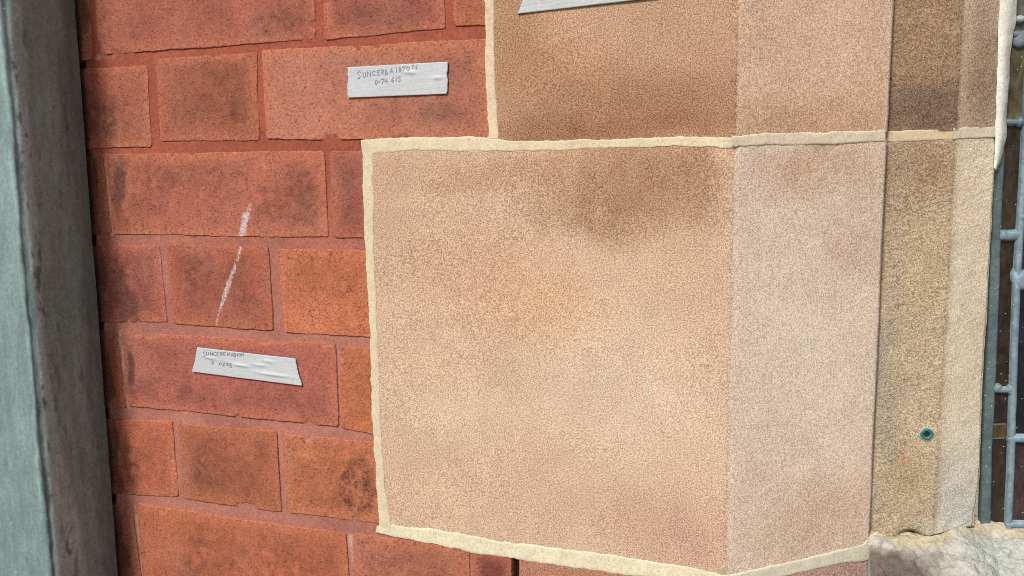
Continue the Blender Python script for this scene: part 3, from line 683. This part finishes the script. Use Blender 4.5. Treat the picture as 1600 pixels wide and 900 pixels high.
pane([(1598, 191), (1680, 191), (1672, 338), (1590, 338)], (54, 72, 90), 812)
pane([(1590, 341), (1680, 341), (1672, 434), (1588, 434)], (44, 34, 42), 813)
pane([(1586, 440), (1672, 440), (1660, 682), (1576, 682)], (22, 26, 36), 814)
pane([(1578, 686), (1664, 686), (1655, 820), (1570, 820)], (62, 46, 46), 815, 'purple brown pane at the foot of the window')
for ya, yb, c in ((-300, 190, (50, 66, 84)), (193, 434, (40, 40, 52)), (440, 820, (30, 30, 40))):
    pane([(1694 - ya * .07, ya), (2600, ya), (2600 - (yb - ya) * .3, yb), (1688 - yb * .035, yb)], c, 820 + ya)
came([(2300, -300), (2200, 300), (2100, 824)], hwB, (124, 146, 156), 727, 0.004, 0.3)
came([(1980, -300), (1930, 300), (1880, 824)], hwB, (124, 146, 156), 726, 0.004, 0.3)
# white lime bead sealing the stone to the lead at the top
def bead():
    L = [(1566, -300), (1562, 0), (1560, 60), (1557, 150), (1554, 200), (1554, 230), (1553, 262)]
    Rr = [(1592, -300), (1589, 0), (1588, 36), (1583, 54), (1579, 83), (1575, 150), (1571, 217), (1566, 240), (1561, 258), (1554, 270)]
    a = np.array([hit(x, y, CP, CN) for x, y in L]); b = np.array([hit(x, y, WP - np.array([0, .006, 0]), NY) for x, y in Rr])
    n = 150
    def rs(q):
        d = np.linspace(0, 1, len(q)); zt = np.linspace(q[0, 2], q[-1, 2], n)[::-1]; o = np.argsort(q[:, 2])
        return np.stack([np.interp(zt, q[o, 2], q[o, 0]), np.interp(zt, q[o, 2], q[o, 1]), zt], -1)
    zt = max(a[0, 2], b[0, 2]); zb = min(a[-1, 2], b[-1, 2]); a = rs(a); b = rs(b)
    t = np.linspace(0, 1, 14); P = a[:, None] * (1 - t)[None, :, None] + b[:, None] * t[None, :, None]
    h = 0.0030 * np.sin(np.pi * t)[None, :] + 0.0004 * fbm(P, 0.012, 4, 851, 0.6)
    P[..., 1] -= h; P[..., 0] += 0.0007 * fbm(P, 0.014, 4, 852, .65)
    C = al(246, 244, 230) * np.ones(P.shape) * (1 + 0.05 * fbm(P, 0.02, 3, 853))[..., None]
    return grid('lime_bead', P, M_PALE, ss, flip=True, attrs={'Col': np.clip(C, .004, .8)})
bead()

# ------------------------------------------------------------------ window sill
zs = win(1560, 823)[1]
sl = thing('window_sill', 'rough spalled grey stone sill below the leaded window', 'sill', (0.17, YW, zs))
def sill():
    u = np.concatenate([np.linspace(0, 1, 190), np.linspace(1.02, 3.4, 100)]); s = np.linspace(0, 1, 170)
    U, S = np.meshgrid(u, s)
    X0 = 0.0925 + U * 0.185
    Y = YW + 0.012 - S * 0.165
    P = np.stack([X0, Y, 0 * X0], -1)
    yj = np.where(X0 < RX1, RB[1], RB[1] + np.maximum(0, X0 - RX1) * math.tan(CA)); yj = np.minimum(yj, YW - 0.004)
    dj = np.maximum(0, yj - Y + 0.002 * fbm(P, 0.02, 2, 870))        # distance in front of the jamb foot
    Z = zs + 0.0035 - 0.55 * dj - 1.1 * np.maximum(0, dj - 0.035)
    Z = Z + np.where(X0 < RX1 + .03, reb(1420, 842)[1] - zs - 0.002, 0) * (1 - sstep(RX1 - .01, RX1 + 0.03, X0))
    # left end drops where the surface has spalled away
    lf = (1 - sstep(0.16, 0.36, U + 0.08 * fbm(P, 0.03, 4, 871, .6)))
    Z = Z - 0.008 * lf * sstep(0.006, 0.03, dj)
    Z = Z + 0.0045 * fbm(P, 0.045, 5, 872, 0.62) + 0.0036 * fbm(P * np.array([1, 1, 1]) @ np.array([[.8, -.6, 0], [.6 * 2.5, .8 * 2.5, 0], [0, 0, 1]]), 0.02, 4, 873, 0.6)
    Z = Z + 0.0016 * np.abs(fbm(P, 0.010, 4, 878, 0.65)) * sstep(0.0, 0.012, dj)
    Y = Y + 0.0025 * fbm(P, 0.02, 4, 874, 0.6)
    # close the gap under the jamb foot
    P = np.stack([X0, Y, Z], -1)
    C = al(208, 204, 192) * np.ones(P.shape)
    k = np.clip(0.5 + fbm(P, 0.04, 4, 875, .6), 0, 1)[..., None] * 0.6; C = C * (1 - k) + al(196, 192, 180) * k
    cr = (1 - sstep(0.001, 0.010, dj + 0.008 * fbm(P, 0.03, 4, 876, .6)))[..., None] * 0.8; C = C * (1 - cr) + al(218, 202, 166) * cr
    gr = np.exp(-(((U - .48) / .12) ** 2 + ((dj - .025) / .02) ** 2))[..., None] * 0.5; C = C * (1 - gr) + al(208, 222, 216) * gr
    br = (lf * sstep(0.008, 0.02, dj + 0.006 * fbm(P, 0.02, 4, 879, .6)))[..., None] * 0.85; C = C * (1 - br) + al(98, 80, 70) * br
    C = C * (1 + 0.15 * fbm(P, 0.012, 4, 877, .65))[..., None]
    # underside and front
    P = np.concatenate([P, P[-1:] + np.array([0, 0.003, -0.14])], 0); C = np.concatenate([C, C[-1:]], 0)
    grid('sill_stone', P, M_SILL, sl, attrs={'Col': np.clip(C, .004, .8)}, flip=True)
sill()

# ------------------------------------------------------------------ downpipe
XP = -1.0926 * (0.55 - 0.005); dn = hit(45, 450, np.array([XP, 0, 0]), np.array([1.0, 0, 0]))
YF = dn[1]
dp = thing('drainpipe', 'grey green painted metal drainpipe with flaking corner standing before the bricks', 'drainpipe', (XP - 0.06, YF / 2, 0))
def pipe():
    r = 0.0085; pts = []
    back = -0.005
    for y in np.linspace(back, YF + r, 100): pts.append((XP, y, 1.0, (y - back) / (YF + r - back)))
    for a in np.linspace(0, math.pi / 2, 15)[1:]: pts.append((XP - r + r * math.cos(a), YF + r - r * math.sin(a), 1 - a / (math.pi / 2), 1.0))
    for x in np.linspace(XP - r, XP - 0.11, 80)[1:]: pts.append((x, YF, 0.0, 1.0))
    pts.append((XP - 0.117, YF + 0.005, 0, 1)); pts.append((XP - 0.118, -0.02, 0, 1)); pts.append((XP - 0.11, back, 0, 1)); pts.append((XP - 0.006, back + 0.0005, 1, 0)); 
    q = np.array(pts); z = np.concatenate([np.linspace(0.02, 1.02, 8), np.arange(1.03, 1.85, 0.0022), np.linspace(1.86, 3.2, 8)])
    P = np.stack([np.tile(q[:, 0], (len(z), 1)), np.tile(q[:, 1], (len(z), 1)), np.tile(z[:, None], (1, len(q)))], -1)
    depth = q[:, 3][None, :] + 0 * z[:, None]
    S = P * np.array([1, 1, 0.28])
    n1 = fbm(S, 0.02, 4, 881, .6); n2 = fbm(S, 0.006, 4, 882, .65); n3 = fbm(P * np.array([1, 1, .35]), 0.06, 3, 883, .6); n4 = fbm(P * np.array([1, 1, .5]), 0.007, 4, 884, .65)
    light, mid_, grey, brown = al(126, 148, 148), al(196, 212, 204), al(158, 178, 168), al(132, 136, 126)
    C = np.ones(P.shape) * light * (1 + 0.08 * n1 + 0.05 * n2)[..., None]
    arc = np.concatenate([[0], np.cumsum(np.linalg.norm(np.diff(q[:, :2], axis=0), axis=1))])
    ic = np.argmin(np.abs(q[:, 2] - 0.5)); w = (arc[ic] - arc)[None, :] + 0 * z[:, None]      # + on the side face, - on the front
    w = w + 0.0016 * n1
    # tide lines: chipped corner, greenish band, grey-brown worn area towards the wall
    lo = sstep(1.32, 1.06, P[..., 2])
    def over(C, k, c, var=.12): return C * (1 - k[..., None]) + c * (1 + var * n2 + 0.1 * n1)[..., None] * k[..., None]
    C = over(C, sstep(0.0, 0.003, w), mid_)
    b1 = 0.013 + 0.020 * lo + 0.006 * n3 + 0.0025 * n4
    C = over(C, sstep(-0.002, 0.004, w - b1), grey)
    b2 = 0.052 + 0.012 * n3 + 0.003 * n4
    C = over(C, 0.8 * sstep(-0.008, 0.008, w - b2), brown)
    streak = np.clip(n2 - 0.15, 0, 1) * sstep(0.004, 0.012, w) * (1 - sstep(0.05, 0.07, w))
    C = C * (1 - 0.6 * streak)[..., None]
    chip = np.clip(1.2 - np.abs(w + 0.001 - 0.003 * n3) / (0.0022 + 0.0022 * np.clip(n4, -.6, 1)), 0, 1)
    C = over(C, chip * 0.95, al(52, 58, 54))
    chip2 = sstep(0.25, 0.7, n4) * sstep(0.0, 0.003, w) * (1 - sstep(0.010, 0.020 + 0.02 * lo, w))
    C = over(C, chip2 * 0.75, al(80, 88, 82))
    rimk = np.exp(-((w + 0.0065) / 0.0022) ** 2) * np.clip(0.6 + n2, 0, 1) * 0.7
    C = over(C, rimk, al(152, 186, 180))
    P[..., 0] += 0.0004 * n1 * (q[:, 2] > .3)[None, :]; P[..., 1] += 0.0004 * n2
    grid('pipe_body', P, M_PIPE, dp, attrs={'Col': np.clip(C, .004, .8)})
    # two holding straps, above and below the view
    for zc in (0.35, 2.4):
        s_ = []
        for zo in (-0.02, 0.02):
            for (x, y) in ((XP + .004, back), (XP + .004, YF - .004), (XP - .122, YF - .004), (XP - .122, back)): s_.append((x, y, zc + zo))
        f = [(0, 1, 5, 4), (1, 2, 6, 5), (2, 3, 7, 6), (0, 3, 2, 1), (4, 5, 6, 7), (3, 0, 4, 7)]
        link('strap', s_, f, M_PIPE, dp, {'Col': np.tile(al(100, 110, 108), (8, 1))}, smooth=False)
pipe()

# ------------------------------------------------------------------ masking tape
def tape(outline_top, outline_bot, proj, label, seed, z_off=0.0014, col=(202, 206, 209), writing=None, tear=(1, 1), raised=()):
    """outline_top/bot: two pixel points each (left, right); torn short ends"""
    tl, tr = [proj(*p) for p in outline_top]; bl, br = [proj(*p) for p in outline_bot]
    c = (tl + tr + bl + br) / 4
    o = thing('masking_tape', label, 'tape', (c[0], -z_off, c[1]), 'masking tape labels on the wall')
    u, v = np.meshgrid(np.linspace(0, 1, 110), np.linspace(0, 1, 40))
    Q = ((1 - u) * (1 - v))[..., None] * bl + (u * (1 - v))[..., None] * br + (u * v)[..., None] * tr + ((1 - u) * v)[..., None] * tl
    ax = (tr - tl) / np.linalg.norm(tr - tl)
    vv = np.stack([0 * v, 0 * v + seed, v * 0.025], -1)
    tr_ = (fbm(vv, 0.008, 4, seed, .65) * 0.0011)
    Q = Q + ax * (tr_ * (tear[1] * u ** 8 - tear[0] * (1 - u) ** 8) * 1.2)[..., None]
    P = np.stack([Q[..., 0], 0 * u, Q[..., 1]], -1)
    y = -z_off - 0.0003 * fbm(P, 0.03, 3, seed + 2)
    for (ua, va, ub, vb, wd, hh) in raised:                      # wrinkles standing off the wall
        ab = np.array([ub - ua, vb - va]); L2 = (ab[0] * 4) ** 2 + ab[1] ** 2
        t = np.clip(((u - ua) * ab[0] * 16 + (v - va) * ab[1]) / L2, 0, 1)
        d = np.hypot((u - ua - t * ab[0]) * 4, v - va - t * ab[1])
        y -= 1.6 * hh * np.exp(-(d / wd) ** 2) * np.sin(np.pi * np.clip(t, .08, .92))
    P[..., 1] = y
    edge = np.minimum.reduce([v, 1 - v])
    C = al(*col) * np.ones(P.shape) * (1 + 0.03 * fbm(P, 0.02, 3, seed + 3))[..., None]
    nr, nc = u.shape
    Pb = P + np.array([0, 0.0008, 0])
    verts = np.concatenate([P.reshape(-1, 3), Pb.reshape(-1, 3)]); fs = gfaces(nr, nc).tolist()
    n = nr * nc; rim = list(range(nc)) + [i * nc + nc - 1 for i in range(1, nr)] + list(range(n - 2, n - nc - 1, -1)) + [i * nc for i in range(nr - 2, 0, -1)]
    for a, b in zip(rim, rim[1:] + rim[:1]): fs.append((b, a, a + n, b + n))
    link('tape_strip', verts, fs, M_TAPE, o, {'Col': np.tile(np.clip(C, .004, .8).reshape(-1, 3), (2, 1))})
    if writing:
        vs, fc = [], []
        for line, wpx in writing:
            q = [proj(*p) for p in line]
            for a, b in zip(q[:-1], q[1:]):
                dv = b - a; L = np.linalg.norm(dv); 
                if L < 1e-7: continue
                dv /= L; pn = np.array([-dv[1], dv[0]]) * wpx * 0.00049 / 2; ex = dv * wpx * 0.00049 * 0.4
                k = len(vs)
                for p in (a - ex + pn, b + ex + pn, b + ex - pn, a - ex - pn):
                    # follow the paper
                    i = np.argmin((P[..., 0] - p[0]) ** 2 + (P[..., 2] - p[1]) ** 2); vs.append((p[0], P.reshape(-1, 3)[i, 1] - 0.00025, p[1]))
                fc.append((k, k + 1, k + 2, k + 3))
        link('handwriting', vs, fc, M_INK, o, smooth=False)
    return o

GL = {  # capital stroke shapes on a unit cell (x right, y down)
    'S': [[(.9, .1), (.4, .0), (.1, .25), (.5, .5), (.8, .72), (.5, 1), (.05, .95)]], 'U': [[(.1, 0), (.12, .8), (.45, 1), (.8, .8), (.85, 0)]],
    'N': [[(.05, 1), (.12, 0), (.8, 1), (.9, 0)]], 'C': [[(.85, .1), (.3, .1), (.05, .6), (.3, 1), (.85, .92)]], 'L': [[(.15, 0), (.1, 1), (.8, .95)]],
    'E': [[(.85, 0), (.1, .03), (.1, 1), (.85, .96)], [(.1, .5), (.65, .48)]], 'R': [[(.1, 1), (.12, 0), (.7, .1), (.7, .42), (.12, .52), (.85, 1)]],
    'B': [[(.1, 1), (.12, 0), (.65, .1), (.65, .42), (.12, .5), (.8, .62), (.75, .95), (.1, 1)]], 'A': [[(.02, 1), (.45, 0), (.9, 1)], [(.2, .62), (.72, .6)]],
    'T': [[(.0, .05), (.95, .0)], [(.48, .03), (.45, 1)]], 'O': [[(.45, 0), (.1, .3), (.12, .8), (.5, 1), (.85, .7), (.8, .2), (.45, 0)]], 'I': [[(.45, 0), (.45, 1)]],
    'D': [[(.1, 0), (.1, 1), (.7, .85), (.8, .35), (.1, 0)]], 'X': [[(.05, 0), (.9, 1)], [(.9, 0), (.05, 1)]],
    '0': [[(.45, .1), (.1, .5), (.2, .95), (.6, .95), (.8, .5), (.45, .1)]], '7': [[(.05, .1), (.85, .05), (.5, 1)]], '4': [[(.2, 0), (.1, .55), (.85, .5)], [(.75, .1), (.7, 1.05)]],
    '6': [[(.75, 0), (.2, .5), (.2, .9), (.6, 1), (.8, .7), (.2, .62)]], '1': [[(.5, .05), (.42, 1)]], '5': [[(.9, 0), (.25, .05), (.2, .45), (.75, .5), (.7, .95), (.1, 1)]],
    '3': [[(.1, .05), (.8, .1), (.4, .45), (.85, .7), (.5, 1), (.05, .92)]], '-': [[(.1, .5), (.8, .45)]]}
def write(seq, wpx):
    """seq of (char, x, y, w, h) in photo pixels, y = top"""
    o = []
    for ch, x, y, w_, h_ in seq:
        for st in GL[ch]: o.append(([(x + a * w_, y + b * h_) for a, b in st], wpx))
    return o
def zoomed(ox, oy, k, items): return [(c, ox + x / k, oy + y / k, w_ / k, h_ / k) for c, x, y, w_, h_ in items]
T1 = zoomed(520, 80, 8, [('S', 315, 255, 48, 92), ('U', 385, 268, 44, 62), ('N', 440, 252, 52, 66), ('C', 505, 250, 42, 52), ('E', 568, 240, 40, 62), ('R', 618, 236, 40, 60),
                         ('B', 665, 236, 36, 60), ('A', 722, 220, 52, 62), ('I', 795, 210, 30, 56), ('B', 838, 206, 36, 56), ('T', 880, 198, 44, 56), ('O', 930, 196, 44, 50), ('N', 1004, 172, 66, 52),
                         ('0', 535, 352, 40, 64), ('-', 575, 372, 34, 30), ('7', 608, 345, 44, 64), ('4', 655, 345, 44, 58), ('6', 738, 330, 42, 60), ('1', 785, 330, 36, 52), ('5', 826, 318, 34, 60)])
T2 = zoomed(290, 530, 8, [('S', 228, 150, 48, 62), ('U', 270, 158, 36, 40), ('N', 318, 158, 40, 42), ('C', 360, 156, 36, 44), ('E', 402, 160, 34, 46), ('R', 446, 158, 38, 40), ('E', 486, 160, 34, 36), ('R', 530, 162, 44, 44),
                          ('A', 580, 166, 30, 44), ('B', 612, 168, 34, 44), ('I', 650, 170, 26, 36), ('O', 675, 170, 30, 36), ('N', 708, 172, 36, 28),
                          ('3', 335, 272, 34, 34), ('0', 430, 282, 40, 34), ('X', 474, 286, 34, 50), ('I', 512, 286, 22, 36), ('D', 534, 288, 34, 34), ('E', 568, 294, 34, 54)])
tape([(545, 105.5), (700, 97)], [(546, 153), (698, 147)], wall, 'upper strip of white masking tape with two lines of pen on red brick', 901,
     writing=write(T1, 0.95), raised=[(.55, .75, .72, .7, .06, .0006), (.85, .52, .97, .5, .06, .0005)])
tape([(311, 542.5), (461, 560)], [(303, 580.5), (472, 602)], wall, 'lower slanting strip of white masking tape with pen marks, beside the white brush mark', 911,
     writing=write(T2, 0.9), raised=[(.08, .68, .22, .62, .06, .0006), (.36, .52, .55, .48, .06, .0006), (.58, .3, .95, .28, .06, .0007), (.55, .62, .72, .58, .06, .0005), (.68, .8, .8, .76, .06, .0005)])
tape([(840, -52), (1060, -72)], [(810, 22), (1045, -5)], wall, 'blank strip of white masking tape on the sandstone at the top edge', 921, col=(200, 205, 205),
     raised=[(.1, .3, .5, .35, .06, .0005), (.4, .6, .8, .66, .06, .0005)])

# ------------------------------------------------------------------ teal wall plug in the jamb
hp = hit(1448, 678, RP, NY)
wp_ = thing('wall_plug', 'teal plastic wall plug set in a drilled hole in the sandstone jamb', 'wall plug', tuple(hp))
def plug():
    th = np.linspace(0, 2 * math.pi, 28, endpoint=False)
    def ring(prof, name, mat, k=0.2):
        P = []
        for (r_, y) in prof:
            rr = r_ * (1 + (0.05 * np.sin(4 * th + 0.6) + 0.04 * np.sin(2 * th)) * (1 if k else 0))
            P.append(np.stack([hp[0] + rr * np.cos(th), np.full_like(th, hp[1] + y), hp[2] + rr * np.sin(th)], -1))
        return grid(name, np.array(P), mat, wp_, flip=False, closed=True)
    R_ = 0.0044
    ring([(0.0021, -0.0002), (0.0021, -0.0008), (0.0026, -0.0012), (0.0040, -0.0016), (R_, -0.0013), (R_ + 0.0002, 0.004)], 'collar', M_PLUG)
    ring([(0.00001, -0.0004), (0.0024, -0.0006)], 'bore_shade', M_HOLE_SHADE)  # near-black disc set in front of the stone, painting the hole's inner shade
    t = ring([(R_ - .0002, -0.0004), (R_ + 0.0005, -0.0010), (R_ + 0.0010, -0.0004), (R_ + .0012, .004)], 'filler_ring', M_PALE)
    a = t.data.attributes.new('Col', 'FLOAT_COLOR', 'POINT'); a.data.foreach_set('color', np.tile(np.append(al(196, 186, 160), 1), len(t.data.vertices)).astype(np.float32))
plug()
print('zs', zs, reb(1420, 842)[1], YW, RB)
print('tris', sum(len(o.data.polygons) for o in sc.objects if o.type == 'MESH') * 2)
